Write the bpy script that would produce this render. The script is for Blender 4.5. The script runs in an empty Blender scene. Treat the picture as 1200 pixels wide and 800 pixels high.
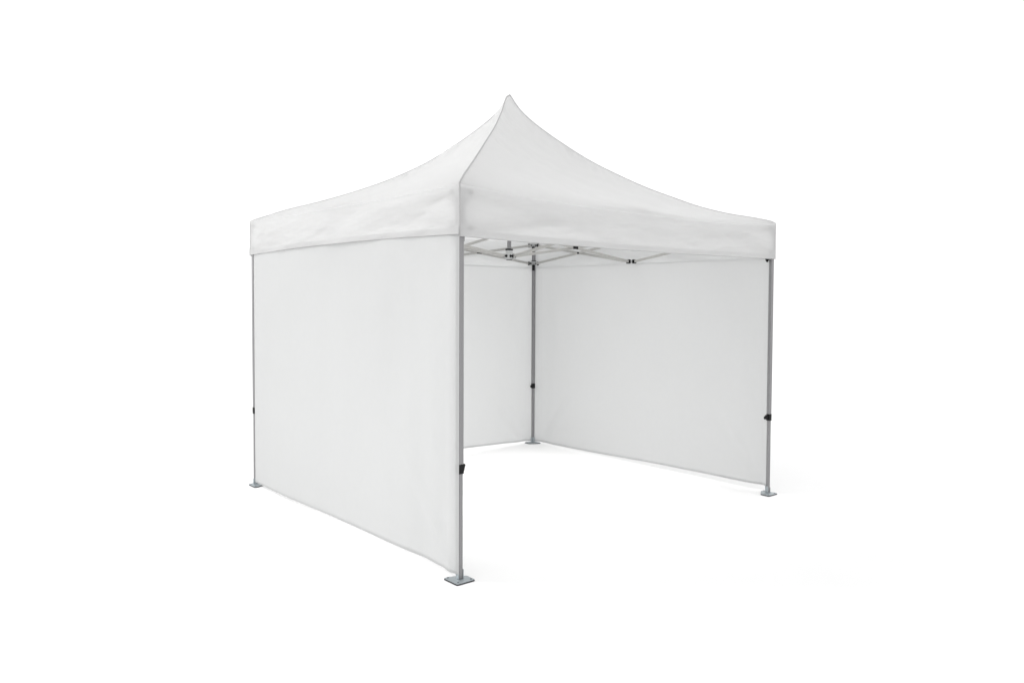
import bpy, bmesh, math, random
from mathutils import Vector, Matrix, noise

scene = bpy.context.scene
COL = scene.collection
PI = math.pi

# ------------------------------------------------------------------ camera
cam_d = bpy.data.cameras.new("camera")
cam = bpy.data.objects.new("camera", cam_d)
COL.objects.link(cam)
yaw, pit, roll, foc = 0.8269, -0.0367, 0.0073, 922.36
fw = Vector((math.cos(yaw) * math.cos(pit), math.sin(yaw) * math.cos(pit), math.sin(pit)))
rt = Vector((math.sin(yaw), -math.cos(yaw), 0))
up = rt.cross(fw)
r2 = rt * math.cos(roll) + up * math.sin(roll)
u2 = up * math.cos(roll) - rt * math.sin(roll)
m = Matrix((r2, u2, -fw)).transposed().to_4x4()
m.translation = Vector((-2.4114, -3.5353, 1.5274))
cam.matrix_world = m
cam_d.sensor_width = 36.0
cam_d.lens = foc / 1200 * 36.0
cam_d.shift_x = -74.21 / 1200          # the photograph is an off-centre crop
cam_d.shift_y = -14.5 / 1200
cam_d.clip_start = 0.05
cam_d.clip_end = 1000
scene.camera = cam

# ------------------------------------------------------------------ light: white studio
WORLD = 1.12
world = bpy.data.worlds.new("World")
scene.world = world
world.use_nodes = True
bg = world.node_tree.nodes["Background"]
bg.inputs["Color"].default_value = (1, 1, 1, 1)
bg.inputs["Strength"].default_value = WORLD

A = 2.94
MID = Vector((A / 2, A / 2, 0))


def area(name, loc, target, size, power, spread=180):
    d = bpy.data.lights.new(name, 'AREA')
    d.shape = 'DISK'
    d.size = size
    d.energy = power
    d.spread = math.radians(spread)
    d.color = (1, 0.995, 0.985)
    o = bpy.data.objects.new(name, d)
    COL.objects.link(o)
    o.location = loc
    o.rotation_euler = (Vector(target) - Vector(loc)).to_track_quat('-Z', 'Y').to_euler()
    return o


area("key_softbox", (-14.0, 17.0, 20.0), (A / 2, A / 2, 0.5), 6.0, 2600)
area("left_softbox", (-5.5, 10.0, 3.0), (A / 2 - 0.8, A / 2, 1.5), 2.0, 190)
area("right_fold_fill", (12.0, -3.2, 5.0), (A / 2, 0.6, 2.0), 1.6, 110)  # added grazing fill, brings out folds in the front cloth
area("inner_floor_fill", (A / 2 + 0.15, A / 2 - 0.05, 2.15), (A / 2 + 0.15, A / 2 - 0.05, 0), 2.6, 20, 90)  # added fill under the roof, brightens the floor inside the tent

scene.view_settings.view_transform = 'Standard'
scene.view_settings.look = 'None'
scene.view_settings.exposure = 0.0
scene.view_settings.gamma = 1.0
try:
    scene.cycles.max_bounces = 14
    scene.cycles.diffuse_bounces = 10
    scene.cycles.transmission_bounces = 10
    scene.cycles.use_denoising = True
except Exception:
    pass


# ------------------------------------------------------------------ materials
def new_mat(name):
    mt = bpy.data.materials.new(name)
    mt.use_nodes = True
    nt = mt.node_tree
    nt.nodes.clear()
    out = nt.nodes.new("ShaderNodeOutputMaterial")
    return mt, nt, out


def fabric_mat(name, col, trans, weave=1.0):
    mt, nt, out = new_mat(name)
    N = nt.nodes.new
    L = nt.links.new
    tc = N("ShaderNodeTexCoord")
    # woven polyester: fine thread relief and faint cloth unevenness
    w1 = N("ShaderNodeTexNoise"); w1.inputs["Scale"].default_value = 420; w1.inputs["Detail"].default_value = 3
    w2 = N("ShaderNodeTexNoise"); w2.inputs["Scale"].default_value = 26; w2.inputs["Detail"].default_value = 4
    L(tc.outputs["Object"], w1.inputs["Vector"]); L(tc.outputs["Object"], w2.inputs["Vector"])
    mixh = N("ShaderNodeMath"); mixh.operation = 'MULTIPLY_ADD'
    L(w2.outputs["Fac"], mixh.inputs[0]); mixh.inputs[1].default_value = 2.2
    L(w1.outputs["Fac"], mixh.inputs[2])
    bmp = N("ShaderNodeBump"); bmp.inputs["Strength"].default_value = 0.07 * weave
    bmp.inputs["Distance"].default_value = 0.004
    L(mixh.outputs[0], bmp.inputs["Height"])
    ramp = N("ShaderNodeMapRange"); ramp.inputs["To Min"].default_value = 0.985; ramp.inputs["To Max"].default_value = 1.01
    L(w2.outputs["Fac"], ramp.inputs["Value"])
    cm = N("ShaderNodeVectorMath"); cm.operation = 'SCALE'
    cm.inputs[0].default_value = col
    L(ramp.outputs[0], cm.inputs["Scale"])
    p = N("ShaderNodeBsdfPrincipled")
    L(cm.outputs[0], p.inputs["Base Color"])
    p.inputs["Roughness"].default_value = 0.62
    p.inputs["Specular IOR Level"].default_value = 0.25
    t = N("ShaderNodeBsdfTranslucent")
    L(cm.outputs[0], t.inputs["Color"])
    L(bmp.outputs[0], p.inputs["Normal"]); L(bmp.outputs[0], t.inputs["Normal"])
    mx = N("ShaderNodeMixShader"); mx.inputs[0].default_value = trans
    L(p.outputs[0], mx.inputs[1]); L(t.outputs[0], mx.inputs[2])
    L(mx.outputs[0], out.inputs["Surface"])
    return mt


def solid_mat(name, col, rough, metal=0.0, bump=0.0, scale=60, spec=0.5, stretch=None):
    mt, nt, out = new_mat(name)
    N = nt.nodes.new
    L = nt.links.new
    tc = N("ShaderNodeTexCoord")
    mp = N("ShaderNodeMapping")
    if stretch:
        mp.inputs["Scale"].default_value = stretch
    L(tc.outputs["Object"], mp.inputs["Vector"])
    n = N("ShaderNodeTexNoise"); n.inputs["Scale"].default_value = scale; n.inputs["Detail"].default_value = 4
    L(mp.outputs[0], n.inputs["Vector"])
    mr = N("ShaderNodeMapRange"); mr.inputs["To Min"].default_value = 0.86; mr.inputs["To Max"].default_value = 1.12
    L(n.outputs["Fac"], mr.inputs["Value"])
    cm = N("ShaderNodeVectorMath"); cm.operation = 'SCALE'; cm.inputs[0].default_value = col
    L(mr.outputs[0], cm.inputs["Scale"])
    p = N("ShaderNodeBsdfPrincipled")
    L(cm.outputs[0], p.inputs["Base Color"])
    p.inputs["Roughness"].default_value = rough
    p.inputs["Metallic"].default_value = metal
    p.inputs["Specular IOR Level"].default_value = spec
    if bump:
        b = N("ShaderNodeBump"); b.inputs["Strength"].default_value = bump; b.inputs["Distance"].default_value = 0.002
        L(n.outputs["Fac"], b.inputs["Height"]); L(b.outputs[0], p.inputs["Normal"])
    L(p.outputs[0], out.inputs["Surface"])
    return mt


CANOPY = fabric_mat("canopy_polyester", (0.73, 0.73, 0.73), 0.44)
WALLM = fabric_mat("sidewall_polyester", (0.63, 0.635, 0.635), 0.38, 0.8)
PIPE = fabric_mat("shaded_seam_piping", (0.46, 0.46, 0.46), 0.1)  # cloth painted darker to draw the near seam's shaded line
ALU = solid_mat("anodised_aluminium", (0.27, 0.268, 0.275), 0.42, 0.5, 0.05, 40, stretch=(8, 8, 0.4))
ALUBAR = solid_mat("aluminium_bar", (0.46, 0.455, 0.44), 0.45, 0.35, 0.05, 40)
STEEL = solid_mat("galvanised_steel", (0.42, 0.46, 0.48), 0.42, 0.6, 0.1, 90)
CAST = solid_mat("grey_bracket_plastic", (0.52, 0.53, 0.53), 0.45, 0.1, 0.05, 80)
BLACK = solid_mat("black_plastic", (0.010, 0.010, 0.011), 0.55, 0, 0.05, 120, 0.2)
RUBBER = solid_mat("dark_rubber", (0.02, 0.02, 0.024), 0.8, 0, 0.1, 150, 0.2)
FLOOR = solid_mat("white_studio_floor", (0.912, 0.912, 0.912), 0.9, 0, 0.02, 3, spec=0.1)
FLOOR.node_tree.nodes["Map Range"].inputs["To Min"].default_value = 0.99
FLOOR.node_tree.nodes["Map Range"].inputs["To Max"].default_value = 1.01


# ------------------------------------------------------------------ mesh helpers
def link_mesh(name, bm, mat, parent=None, smooth=False):
    bmesh.ops.recalc_face_normals(bm, faces=bm.faces)
    me = bpy.data.meshes.new(name)
    bm.to_mesh(me)
    bm.free()
    for one in (mat if isinstance(mat, (list, tuple)) else [mat]):
        me.materials.append(one)
    if smooth:
        for p in me.polygons:
            p.use_smooth = True
    o = bpy.data.objects.new(name, me)
    COL.objects.link(o)
    if parent is not None:
        o.parent = parent
    return o


def second(bm, n0):
    """faces added since n0 take the mesh's second material"""
    for f in bm.faces:
        if f not in n0:
            f.material_index = 1


def add_box(bm, c, size, rot=None, bevel=0.0, seg=2):
    mat = Matrix.Translation(c) @ (rot.to_4x4() if rot else Matrix()) @ Matrix.Diagonal((size[0], size[1], size[2], 1))
    r = bmesh.ops.create_cube(bm, size=1, matrix=mat)
    vs = r['verts']
    if bevel:
        es = {e for v in vs for e in v.link_edges}
        bmesh.ops.bevel(bm, geom=list(es), offset=bevel, segments=seg, profile=0.5, affect='EDGES')


def add_cyl(bm, a, b, r, r_end=None, seg=20, caps=True):
    a = Vector(a); b = Vector(b); d = b - a
    mat = Matrix.Translation((a + b) / 2) @ d.to_track_quat('Z', 'Y').to_matrix().to_4x4()
    bmesh.ops.create_cone(bm, cap_ends=caps, segments=seg, radius1=r, radius2=r if r_end is None else r_end,
                          depth=d.length, matrix=mat)


def add_tube(bm, path, r, seg=8):
    rings = []
    for i, p in enumerate(path):
        p = Vector(p)
        d = (Vector(path[min(i + 1, len(path) - 1)]) - Vector(path[max(i - 1, 0)])).normalized()
        n1 = d.cross(Vector((0.3, 0.8, 0.52))).normalized()
        n2 = d.cross(n1)
        rings.append([bm.verts.new(p + n1 * r * math.cos(2 * PI * k / seg) + n2 * r * math.sin(2 * PI * k / seg))
                      for k in range(seg)])
    for i in range(len(rings) - 1):
        for k in range(seg):
            bm.faces.new((rings[i][k], rings[i][(k + 1) % seg], rings[i + 1][(k + 1) % seg], rings[i + 1][k]))
    bm.faces.new(rings[0][::-1]); bm.faces.new(rings[-1])


def add_bar(bm, a, b, w, h, bevel=0.003):
    """flat aluminium bar, w wide (sideways) and h high, from a to b"""
    a = Vector(a); b = Vector(b)
    x = (b - a).normalized()
    y = Vector((0, 0, 1)).cross(x).normalized()
    z = x.cross(y)
    rot = Matrix((x, y, z)).transposed()
    add_box(bm, (a + b) / 2, ((b - a).length, w, h), rot, bevel, 2)


def fbm(p, octaves=4):
    s, a, f = 0.0, 1.0, 1.0
    for k in range(octaves):
        s += a * noise.noise(Vector(p) * f)
        a *= 0.5; f *= 2.05
    return s


def interp(tab, s):
    """smooth (Catmull-Rom, non-uniform) interpolation in a table"""
    n = len(tab)
    if s <= tab[0][0]: return tab[0][1]
    if s >= tab[-1][0]: return tab[-1][1]
    i = max(k for k in range(n - 1) if tab[k][0] <= s)
    x0, y0 = tab[i]; x1, y1 = tab[i + 1]
    def slope(k):
        if k == 0: return (tab[1][1] - tab[0][1]) / (tab[1][0] - tab[0][0])
        if k == n - 1: return (tab[-1][1] - tab[-2][1]) / (tab[-1][0] - tab[-2][0])
        return (tab[k + 1][1] - tab[k - 1][1]) / (tab[k + 1][0] - tab[k - 1][0])
    h = x1 - x0; u = (s - x0) / h
    m0, m1 = slope(i) * h, slope(i + 1) * h
    return ((2 * u**3 - 3 * u**2 + 1) * y0 + (u**3 - 2 * u**2 + u) * m0 + (-2 * u**3 + 3 * u**2) * y1 + (u**3 - u**2) * m1)


def smoothstep(a, b, x):
    t = min(1, max(0, (x - a) / (b - a)))
    return t * t * (3 - 2 * t)


# ------------------------------------------------------------------ setting
bm = bmesh.new()
FR = 28.0                                     # the white sweep is a round sheet; the white studio lies beyond
bmesh.ops.create_circle(bm, cap_ends=True, segments=160, radius=FR, matrix=Matrix.Translation(MID))
floor = link_mesh("floor", bm, FLOOR)
floor["kind"] = "structure"
floor["label"] = "seamless white studio floor under the tent"

# ------------------------------------------------------------------ the tent
tent = bpy.data.objects.new("canopy_tent", None)
tent.empty_display_size = 0.3
COL.objects.link(tent)
tent["label"] = "white pop-up gazebo tent with peaked roof, three plain side walls and grey aluminium frame"
tent["category"] = "tent"

OV = 0.019                        # fabric hangs this far outside the post centres
CORN = [Vector((-OV, -OV, 0)), Vector((A + OV, -OV, 0)), Vector((A + OV, A + OV, 0)), Vector((-OV, A + OV, 0))]
PROF = [(0, 2.142), (0.012, 2.154), (0.03, 2.164), (0.08, 2.184), (0.171, 2.214), (0.276, 2.266), (0.378, 2.338), (0.485, 2.421),
        (0.587, 2.516), (0.694, 2.628), (0.797, 2.762), (0.88, 2.883), (0.93, 2.968), (0.965, 3.042), (0.985, 3.102), (0.995, 3.138), (1, 3.150)]
# the seam over the near corner is pulled tighter and runs straighter than the others
PROF_NEAR = [(0, 2.142), (0.012, 2.160), (0.03, 2.178), (0.063, 2.212), (0.205, 2.338), (0.417, 2.536), (0.614, 2.724), (0.778, 2.909),
             (0.844, 3.005), (0.90, 3.076), (0.94, 3.108), (0.965, 3.124), (0.985, 3.139), (0.995, 3.147), (1, 3.150)]
PROF_LEFT = [(0, 2.142), (0.012, 2.154), (0.03, 2.166), (0.08, 2.198), (0.139, 2.236), (0.276, 2.306), (0.41, 2.386), (0.55, 2.488),
             (0.683, 2.614), (0.797, 2.760), (0.88, 2.883), (0.93, 2.968), (0.965, 3.042), (0.985, 3.102), (0.995, 3.138), (1, 3.150)]
HIPS = [PROF_NEAR, PROF, PROF, PROF_LEFT]
EAVE_SAG = [0.050, 0.02, 0.02, 0.012]     # front, right, back, left
SIDES = [(0, 1), (1, 2), (2, 3), (3, 0)]


def eave_drop(side, t):
    e = EAVE_SAG[side]
    return e * (1 - abs(2 * t - 1) ** 3.0) * (0.85 + 0.3 * t)


def side_normal(side):
    return [Vector((0, -1, 0)), Vector((1, 0, 0)), Vector((0, 1, 0)), Vector((-1, 0, 0))][side]


def roof_point(side, s, t):
    """s: 0 at the eave, 1 at the peak; t: along the side"""
    a, b = CORN[SIDES[side][0]], CORN[SIDES[side][1]]
    c = Vector((MID.x, MID.y, 0))
    pa = a.lerp(c, s); pb = b.lerp(c, s)
    p = pa.lerp(pb, t)
    z = interp(PROF, s)
    za, zb = interp(HIPS[SIDES[side][0]], s), interp(HIPS[SIDES[side][1]], s)
    z += (za - z) * (1 - t) ** 1.3 + (zb - z) * t ** 1.3
    z -= eave_drop(side, t) * (1 - s) ** 3
    q = 4 * t * (1 - t)
    z -= 0.055 * q * 4 * s * (1 - s) * (1 - 0.35 * s)         # cloth sags between the hip seams
    # pull wrinkles: short folds running off the hip seams, long slack folds along the eave
    edge = min(t, 1 - t)
    fade = smoothstep(0.0, 0.05, edge) * smoothstep(0, 0.03, s) * smoothstep(1.0, 0.93, s)
    d_hip = edge * (1 - s) * A
    up_band = smoothstep(0.35, 0.6, s) * smoothstep(0.92, 0.75, s)
    z += fade * up_band * 0.032 * math.exp(-d_hip / 0.20) * noise.noise(Vector((s * 30 + d_hip * 12, d_hip * 2.0, side * 7.3)))
    z += fade * 0.014 * fbm((p.x * 1.1 + side * 3, p.y * 1.1, s * 3.2 + 4.0), 3)
    z += fade * 0.0035 * fbm((p.x * 5.0, p.y * 5.0, s * 12), 3)
    return Vector((p.x, p.y, z))


bm = bmesh.new()
NS, NT = 130, 160
for side in range(4):
    grid = [[bm.verts.new(roof_point(side, i / NS, j / NT)) for j in range(NT + 1)] for i in range(NS)]
    tip = bm.verts.new(roof_point(side, 1, 0.5))
    for i in range(NS - 1):
        for j in range(NT):
            bm.faces.new((grid[i][j], grid[i][j + 1], grid[i + 1][j + 1], grid[i + 1][j]))
    for j in range(NT):
        bm.faces.new((grid[NS - 1][j], grid[NS - 1][j + 1], tip))
bmesh.ops.remove_doubles(bm, verts=bm.verts, dist=0.0006)
roof = link_mesh("roof_canopy", bm, CANOPY, tent, True)

VAL_Z = [1.862, 1.864, 1.864, 1.872]
VAL_ARCH = [-0.012, 0.0, 0.0, 0.018]


def valance_point(side, v, t):
    """v: 0 at the eave, 1 at the hem"""
    a, b = CORN[SIDES[side][0]], CORN[SIDES[side][1]]
    n = side_normal(side)
    p = a.lerp(b, t)
    z0 = interp(PROF, 0) - eave_drop(side, t)
    z1 = VAL_Z[side] + VAL_ARCH[side] * (1 - (2 * t - 1) ** 2) + 0.0025 * noise.noise(Vector((t * 7, side * 3.1, 0.5)))
    z = z0 + (z1 - z0) * v
    e = smoothstep(0, 0.02, t) * smoothstep(1, 0.98, t)
    e2 = smoothstep(0, 0.10, t) * smoothstep(1, 0.90, t)
    u = t * 2.9
    off = 0.0
    # long diagonal slack folds fanning from the corners, plus softer body folds
    off += e2 * smoothstep(0, 0.25, v) * 0.017 * fbm((u * 1.3 + side * 5, v * 2.0 + u * 1.1, side * 2.2), 3)
    off += e2 * smoothstep(0, 0.3, v) * 0.014 * noise.noise(Vector((u * 1.6, v * 2.8 - u * 1.7, 8 + side)))
    off += e * 0.0028 * fbm((u * 4.0, v * 4.0 - u * 1.5, 3 + side), 4) * smoothstep(0, 0.1, v)
    hem_v = 1 - 0.042 / (z0 - z1)
    if side in (0, 3): off += 0.0022 * smoothstep(hem_v - 0.006, hem_v + 0.006, v)          # folded hem
    off += -0.0016 * math.exp(-((v - hem_v) / 0.012) ** 2) * (0.6 + 0.4 * noise.noise(Vector((t * 60, side, 1))))
    off += 0.0035 * math.exp(-(v / 0.03) ** 2)                           # eave fold
    return p + n * (off + 0.004 * v) + Vector((0, 0, z))


def sheet(name, fn, nu, nv, mat, parent, hem, height, n):
    """fn(v, t) -> point; cloth whose lower edge is folded back on the inside into a stitched hem"""
    hv = hem / height
    vlist = [(1 - hv * 1.3) * i / nv for i in range(nv + 1)] + [1 - hv * 1.3 + hv * 1.3 * i / 9 for i in range(1, 10)]
    rows = [[fn(v, j / nu) for j in range(nu + 1)] for v in vlist]
    for i in range(1, 7):                                   # the turned-up inner layer
        v = 1 - hv * i / 6
        rows.append([fn(v, j / nu) - n * (0.0016 if i < 6 else 0.0006) for j in range(nu + 1)])
    bm = bmesh.new()
    g = [[bm.verts.new(p) for p in r] for r in rows]
    for i in range(len(g) - 1):
        for j in range(nu):
            bm.faces.new((g[i][j], g[i][j + 1], g[i + 1][j + 1], g[i + 1][j]))
    return link_mesh(name, bm, mat, parent, True)


for side in range(4):
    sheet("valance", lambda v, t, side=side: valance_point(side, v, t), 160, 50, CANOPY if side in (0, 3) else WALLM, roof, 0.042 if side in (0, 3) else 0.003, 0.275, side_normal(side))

for k in range(4):                                   # piping down each hip seam and corner
    path = []
    side = k
    for i in range(60, -1, -1):
        s = i / 60 * 0.998
        p = roof_point(side, s, 0.0)
        path.append(p + Vector((0, 0, 0.0015)))
    for i in range(1, 8):
        a = valance_point(side, i / 8, 0.0)
        path.append(a)
    path.append(valance_point(side, 1, 0.0))
    bm = bmesh.new()
    add_tube(bm, path, (0.0042, 0.0035, 0.003, 0.003)[k], 10)
    link_mesh("seam_piping", bm, PIPE if k == 0 else CANOPY, roof, True)

# ---- side walls (cloth panels just outside the posts)
WOFF = 0.0168
WALLS = [
    (3, Vector((-WOFF, -0.015, 0)), Vector((-WOFF, A - 0.042, 0)), Vector((-1, 0, 0)), 11),
    (1, Vector((A + WOFF, -0.004, 0)), Vector((A + WOFF, A + 0.012, 0)), Vector((1, 0, 0)), 23),
    (2, Vector((0.012, A + WOFF, 0)), Vector((A + 0.012, A + WOFF, 0)), Vector((0, 1, 0)), 37),
]
BOT = {11: [(0, 0.036), (0.16, 0.043), (0.5, 0.042), (0.82, 0.034), (1, 0.031)],
       23: [(0, 0.050), (0.11, 0.046), (0.37, 0.043), (0.68, 0.026), (1, 0.014)],
       37: [(0, 0.03), (0.35, 0.05), (0.7, 0.042), (1, 0.015)]}


def wall_point(w, v, t):
    side, a, b, n, seed = w
    p = a.lerp(b, t)
    zt, zb = (1.908 if side == 3 else 1.868), interp(BOT[seed], t)
    z = zt + (zb - zt) * v
    u = t * 2.9; h = v * 1.9
    e = smoothstep(0, 0.06, t) * smoothstep(1, 0.94 if seed != 11 else 0.75, t)
    ev = smoothstep(0, 0.25, v)
    off = (0.013 if seed == 11 else 0.026) * e * ev * (fbm((u * 0.55 + seed, h * 0.5, 1.3), 2) + 0.35)
    edge = min(t, 1 - t) * 2.9
    off += (0.005 + 0.022 * math.exp(-((edge - 0.28) / 0.2) ** 2)) * e * ev * noise.noise(Vector((u * 4.2 + seed, h * 0.5 + u * 0.4, 4.1)))        # soft vertical folds
    # narrow vertical fold beside each post, where the panel is laced to the leg
    for c in ((t,) if seed == 11 else (t, 1 - t)):
        d = c * 2.9
        off += (0.005 if seed == 11 else 0.010) * math.exp(-((d - 0.075) / 0.032) ** 2) * (0.55 + 0.45 * v)
        # diagonal pull crease rising from each lower corner
        dd = (2.9 - 0 - 0) * 0
        q = (d - 0.05) - (1.9 - h) * 0.85
        off += (0.012 if seed == 11 else 0.020) * math.exp(-(q / 0.08) ** 2) * smoothstep(0.75, 0.2, (1.9 - h)) * smoothstep(0.02, 0.12, d)
    hem = (1 - v) * (zt - zb)
    off += 0.0012 * smoothstep(0.019, 0.015, hem)
    return p + n * off + Vector((0, 0, z))


for w in WALLS:
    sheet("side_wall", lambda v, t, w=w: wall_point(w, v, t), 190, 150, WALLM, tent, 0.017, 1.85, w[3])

# ---- legs
POSTS = [(0, 0), (A, 0), (A, A), (0, A)]
INW = [(1, 1), (-1, 1), (-1, -1), (1, -1)]
LOCK_Z = 0.609
PW, PI_W = 0.030, 0.025                          # outer and inner tube widths


def tube_profile_post(bm, w, z0, z1):
    """square extrusion with rounded corners and a shallow groove along each face"""
    h = w / 2
    pts = []
    for k in range(4):
        ang = k * PI / 2
        loc = [(h, -h + 0.004), (h, -0.0045), (h - 0.0014, -0.003), (h - 0.0014, 0.003), (h, 0.0045), (h, h - 0.004),
               (h - 0.0012, h - 0.0012)]
        for x, y in loc:
            pts.append((x * math.cos(ang) - y * math.sin(ang), x * math.sin(ang) + y * math.cos(ang)))
    lo = [bm.verts.new((x, y, z0)) for x, y in pts]
    hi = [bm.verts.new((x, y, z1)) for x, y in pts]
    n = len(pts)
    for i in range(n):
        bm.faces.new((lo[i], lo[(i + 1) % n], hi[(i + 1) % n], hi[i]))
    bm.faces.new(lo[::-1]); bm.faces.new(hi)


def build_leg(idx):
    px, py = POSTS[idx]
    ix, iy = INW[idx]
    base = Vector((px, py, 0))
    bm = bmesh.new()
    tube_profile_post(bm, PW, LOCK_Z + 0.02, 2.100)
    leg = link_mesh("leg", bm, ALU, tent)
    leg.location = base
    bm = bmesh.new()
    tube_profile_post(bm, PI_W, 0.012, LOCK_Z + 0.05)
    for z in (0.075, LOCK_Z - 0.06):                                  # adjustment holes, spring button
        add_cyl(bm, (ix * 0.0, -PI_W / 2 + 0.001, z), (0, -PI_W / 2 - 0.0012, z), 0.004, seg=12)
    link_mesh("inner_tube", bm, ALU, leg)
    # foot plate: pressed steel corner plate, its inner corner cut off, dark rubber rim below
    pc = [(0, 0), (-0.030, -0.004), (-0.03, -0.03), (0.012, -0.045)][idx]

    def plate(bm, z0, z1, grow):
        g = 1 + grow / 0.06
        poly = [(-0.060, -0.064), (0.055, -0.064), (0.055, 0.012), (-0.026, 0.064), (-0.060, 0.064)]
        poly = [Vector((pc[0] + ix * u * g, pc[1] + iy * v * g, 0)) for u, v in poly]
        if ix * iy < 0:
            poly.reverse()
        pts = []
        n = len(poly)
        for k in range(n):
            p0, p1, p2 = poly[k - 1], poly[k], poly[(k + 1) % n]
            a = p1 + (p0 - p1).normalized() * 0.009
            b = p1 + (p2 - p1).normalized() * 0.009
            for q in range(5):
                w = q / 4
                pts.append(a * (1 - w) ** 2 + p1 * 2 * w * (1 - w) + b * w * w)
        lo = [bm.verts.new((p.x, p.y, z0)) for p in pts]
        hi = [bm.verts.new((p.x, p.y, z1)) for p in pts]
        n = len(pts)
        for k in range(n):
            bm.faces.new((lo[k], lo[(k + 1) % n], hi[(k + 1) % n], hi[k]))
        bm.faces.new(lo[::-1]); bm.faces.new(hi)
    bm = bmesh.new()
    plate(bm, 0.0062, 0.0100, 0.0)
    # upright socket tabs welded round the tube
    add_box(bm, (ix * (PI_W / 2 + 0.003), 0, 0.036), (0.004, 0.026, 0.05), None, 0.001)
    add_box(bm, (0, iy * (PI_W / 2 + 0.003), 0.036), (0.026, 0.004, 0.05), None, 0.001)
    add_box(bm, (-ix * (PI_W / 2 + 0.003), 0, 0.03), (0.004, 0.026, 0.038), None, 0.001)
    bolts = [Vector((pc[0] + ix * u, pc[1] + iy * v, 0)) for u, v in ((-0.045, -0.049), (0.040, -0.049), (-0.045, 0.049))]
    for q in bolts:
        add_cyl(bm, q + Vector((0, 0, 0.0100)), q + Vector((0, 0, 0.0120)), 0.007, seg=14)
    n0 = set(bm.faces)
    plate(bm, 0.001, 0.0068, 0.0015)
    for q in bolts:
        add_cyl(bm, q + Vector((0, 0, 0.0119)), q + Vector((0, 0, 0.0127)), 0.0046, seg=12)
    second(bm, n0)
    link_mesh("foot_plate", bm, [STEEL, RUBBER], leg)
    # telescopic lock: black collar with thumb lever on the inner side
    bm = bmesh.new()
    add_box(bm, (0, 0, LOCK_Z + 0.008), (PW + 0.003, PW + 0.003, 0.042), None, 0.005, 3)
    add_box(bm, (0, 0, LOCK_Z - 0.018), (PW + 0.002, PW + 0.002, 0.014), None, 0.003, 2)
    d = Vector((ix, 0, 0)) if idx in (0, 1, 2) else Vector((0, iy, 0))
    if idx == 0:
        add_box(bm, Vector((0.019, 0.0, LOCK_Z + 0.006)), (0.016, 0.024, 0.044), Matrix.Rotation(0.25, 3, 'Y'), 0.006, 2)
    else:
        c = Vector((ix * 0.026, iy * 0.010, LOCK_Z - 0.003))
        add_cyl(bm, c - Vector((0, 0.013, 0)), c + Vector((0, 0.013, 0)), 0.013, seg=18)
        add_box(bm, c + Vector((-ix * 0.008, 0, 0.012)), (0.02, 0.022, 0.02), None, 0.004)
    link_mesh("height_lock", bm, BLACK, leg)
    # fixed top bracket and sliding bracket with ears towards the two neighbouring posts
    for nm, z in (("top_bracket", 2.100), ("sliding_bracket", 1.911)):
        bm = bmesh.new()
        add_box(bm, (0, 0, z), (PW + 0.005, PW + 0.005, 0.052), None, 0.006, 3)
        for ax in (Vector((ix, 0, 0)), Vector((0, iy, 0))):
            side_v = Vector((ax.y, ax.x, 0)) * 1.0
            for s in (-1, 1):
                add_box(bm, ax * 0.046 + side_v * (s * 0.011) + Vector((0, 0, z)),
                        (0.042 if ax.x else 0.005, 0.005 if ax.x else 0.042, 0.044), None, 0.002)
        n0 = set(bm.faces)
        for ax in (Vector((ix, 0, 0)), Vector((0, iy, 0))):
            sv = Vector((ax.y, ax.x, 0))
            add_cyl(bm, ax * 0.052 - sv * 0.0145 + Vector((0, 0, z)), ax * 0.052 + sv * 0.0145 + Vector((0, 0, z)), 0.012, seg=16)
            add_box(bm, ax * 0.066 + Vector((0, 0, z)), (0.012 if ax.x else 0.026, 0.026 if ax.x else 0.012, 0.036), None, 0.004)
        if nm == "sliding_bracket":
            add_box(bm, (0, 0, z + 0.028), (PW + 0.0075, PW + 0.0075, 0.008), None, 0.002)
        second(bm, n0)
        link_mesh(nm, bm, [CAST, BLACK], leg)
    # black release catches under the brackets
    dg = Vector((ix, iy, 0)).normalized()
    rz = Matrix.Rotation(math.atan2(iy, ix), 3, 'Z')
    for z in (1.871, 2.061):
        bm = bmesh.new()
        vsb = []
        prof = [(0.012, 0.026), (0.044, 0.026), (0.052, 0.004), (0.040, -0.030), (0.030, -0.034), (0.022, -0.012), (0.012, 0.0)]
        for wv in (-0.014, 0.014):
            vsb.append([bm.verts.new(rz @ Vector((x, wv, 0)) + Vector((0, 0, z + zz))) for x, zz in prof])
        n = len(prof)
        bm.faces.new(vsb[0]); bm.faces.new(vsb[1][::-1])
        for i in range(n):
            bm.faces.new((vsb[0][i], vsb[1][i], vsb[1][(i + 1) % n], vsb[0][(i + 1) % n]))
        link_mesh("release_catch", bm, BLACK, leg)
    if idx == 2:
        bm = bmesh.new()                                              # small wire pull ring on the back leg's lock
        c = Vector((ix * 0.002 + 0.045, iy * 0.03, LOCK_Z - 0.006))
        ringp = [c + Vector((math.cos(a) * 0.016 * 0.75, -math.cos(a) * 0.016 * 0.65, math.sin(a) * 0.016)) for a in
                 [2 * PI * k / 20 for k in range(21)]]
        add_tube(bm, ringp, 0.0022, 6)
        link_mesh("pull_ring", bm, ALUBAR, leg, True)
    return leg


for i in range(4):
    build_leg(i)

# ---- scissor truss
Z_UP, Z_LO = 2.100, 1.911          # bracket heights on the legs
M_UP, M_LO = 2.078, 1.886          # joint heights at the middle of each side
C_UP, C_LO = 2.068, 1.874          # hub heights on the centre pole
BW, BH = 0.012, 0.023


def truss_bar(a, b, side_off, name="truss_bar"):
    a = Vector(a); b = Vector(b)
    d = (b - a); d.z = 0
    n = Vector((-d.y, d.x, 0)).normalized() * side_off
    bm = bmesh.new()
    add_bar(bm, a + n, b + n, BW, BH)
    return link_mesh(name, bm, ALUBAR, tent)


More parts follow.
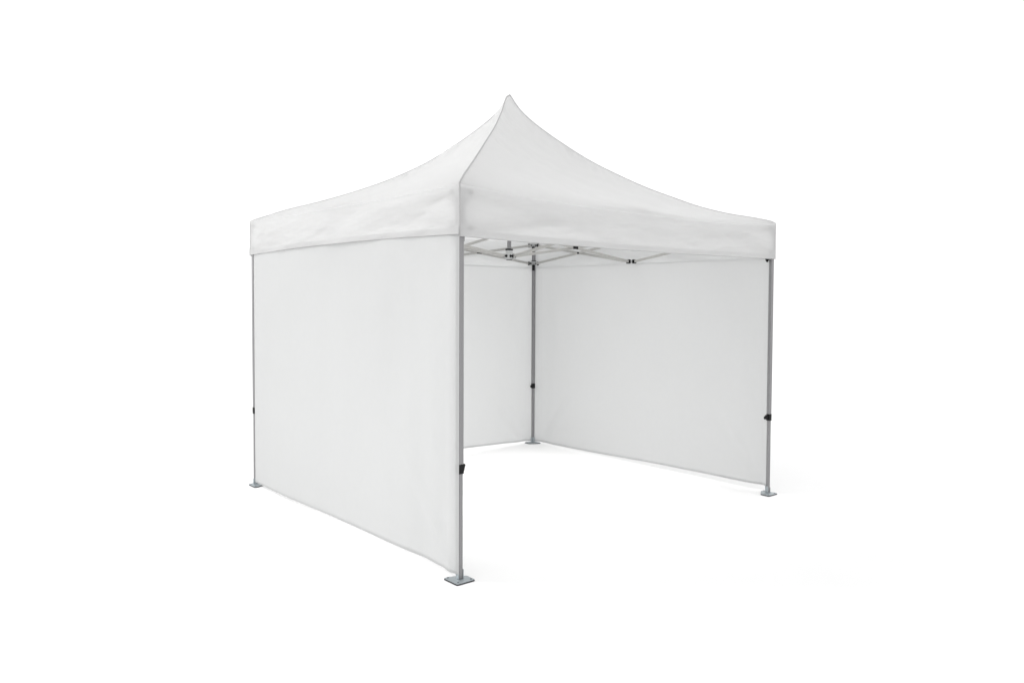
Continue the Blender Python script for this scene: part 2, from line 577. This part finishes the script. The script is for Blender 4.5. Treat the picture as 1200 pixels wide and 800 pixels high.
def pivot(p, axis_dir, parent=tent):
    n = Vector((-axis_dir.y, axis_dir.x, 0)).normalized()
    bm = bmesh.new()
    add_cyl(bm, p - n * 0.021, p + n * 0.021, 0.010, seg=16)
    add_bar(bm, p - axis_dir.normalized() * 0.028 + n * 0.0175, p + axis_dir.normalized() * 0.028 + n * 0.0175, 0.006, 0.024)
    link_mesh("pivot_joint", bm, BLACK, parent)


C0 = Vector((MID.x, MID.y, 0))
Zv = Vector((0, 0, 1))
for k in range(4):
    P0 = Vector((*POSTS[k], 0)); P1 = Vector((*POSTS[(k + 1) % 4], 0))
    Mp = (P0 + P1) / 2
    inn = (C0 - Mp).normalized()
    Mp = Mp + inn * 0.05
    for P in (P0, P1):
        dirv = (Mp - P).normalized()
        a, b = P + dirv * 0.05, Mp - dirv * 0.045
        truss_bar(a + Zv * Z_UP, b + Zv * M_LO, 0.0075)
        truss_bar(a + Zv * Z_LO, b + Zv * M_UP, -0.0075)
        pivot((a + b) / 2 + Zv * (Z_UP + Z_LO + M_UP + M_LO) / 4, dirv)
    dirv = (C0 - Mp).normalized()
    a, b = Mp + dirv * 0.045, C0 - dirv * 0.04
    truss_bar(a + Zv * M_LO, b + Zv * C_UP, 0.0075)
    truss_bar(a + Zv * M_UP, b + Zv * C_LO, -0.0075)
    pivot((a + b) / 2 + Zv * (M_UP + M_LO + C_UP + C_LO) / 4, dirv)
    # three-way joints at the middle of the side
    side = (P1 - P0).normalized()
    for z in (M_UP, M_LO):
        bm = bmesh.new()
        add_box(bm, Mp + Zv * z, (0.046, 0.046, 0.034), None, 0.005, 2)
        n0 = set(bm.faces)
        for dv in (side, -side, dirv):
            ax = dv
            sz = (0.022 if abs(ax.x) > .5 else 0.038, 0.038 if abs(ax.x) > .5 else 0.022, 0.036)
            add_box(bm, Mp + dv * 0.038 + Zv * z, sz, None, 0.004)
        second(bm, n0)
        link_mesh("truss_joint", bm, [CAST, BLACK], tent)

# ---- centre pole with its two hubs
bm = bmesh.new()
add_cyl(bm, C0 + Zv * 1.85, C0 + Zv * 3.07, 0.016, seg=24)
pole = link_mesh("centre_pole", bm, ALU, tent)
bm = bmesh.new()
add_cyl(bm, C0 + Zv * 3.06, C0 + Zv * 3.115, 0.026, 0.006, seg=24)
link_mesh("pole_cap", bm, CAST, pole)
for z, nm in ((1.878, "lower_hub"), (2.068, "upper_hub")):
    bm = bmesh.new()
    add_cyl(bm, C0 + Zv * (z - 0.03), C0 + Zv * (z + 0.042), 0.029, seg=28)
    for ax in (Vector((1, 0, 0)), Vector((-1, 0, 0)), Vector((0, 1, 0)), Vector((0, -1, 0))):
        sv = Vector((ax.y, ax.x, 0))
        for s in (-1, 1):
            add_box(bm, C0 + ax * 0.036 + sv * (s * 0.0165) + Zv * (z - 0.004), (0.034 if ax.x else 0.005, 0.005 if ax.x else 0.034, 0.042), None, 0.002)
    n0 = set(bm.faces)
    add_cyl(bm, C0 + Zv * (z + 0.042), C0 + Zv * (z + 0.054), 0.0305, seg=28)
    add_cyl(bm, C0 + Zv * (z - 0.034), C0 + Zv * (z - 0.0302), 0.0235, seg=28)
    for ax in (Vector((1, 0, 0)), Vector((-1, 0, 0)), Vector((0, 1, 0)), Vector((0, -1, 0))):
        sv = Vector((ax.y, ax.x, 0))
        add_cyl(bm, C0 + ax * 0.044 - sv * 0.022 + Zv * (z - 0.004), C0 + ax * 0.044 + sv * 0.022 + Zv * (z - 0.004), 0.011, seg=16)
    second(bm, n0)
    link_mesh(nm, bm, [CAST, BLACK], pole)
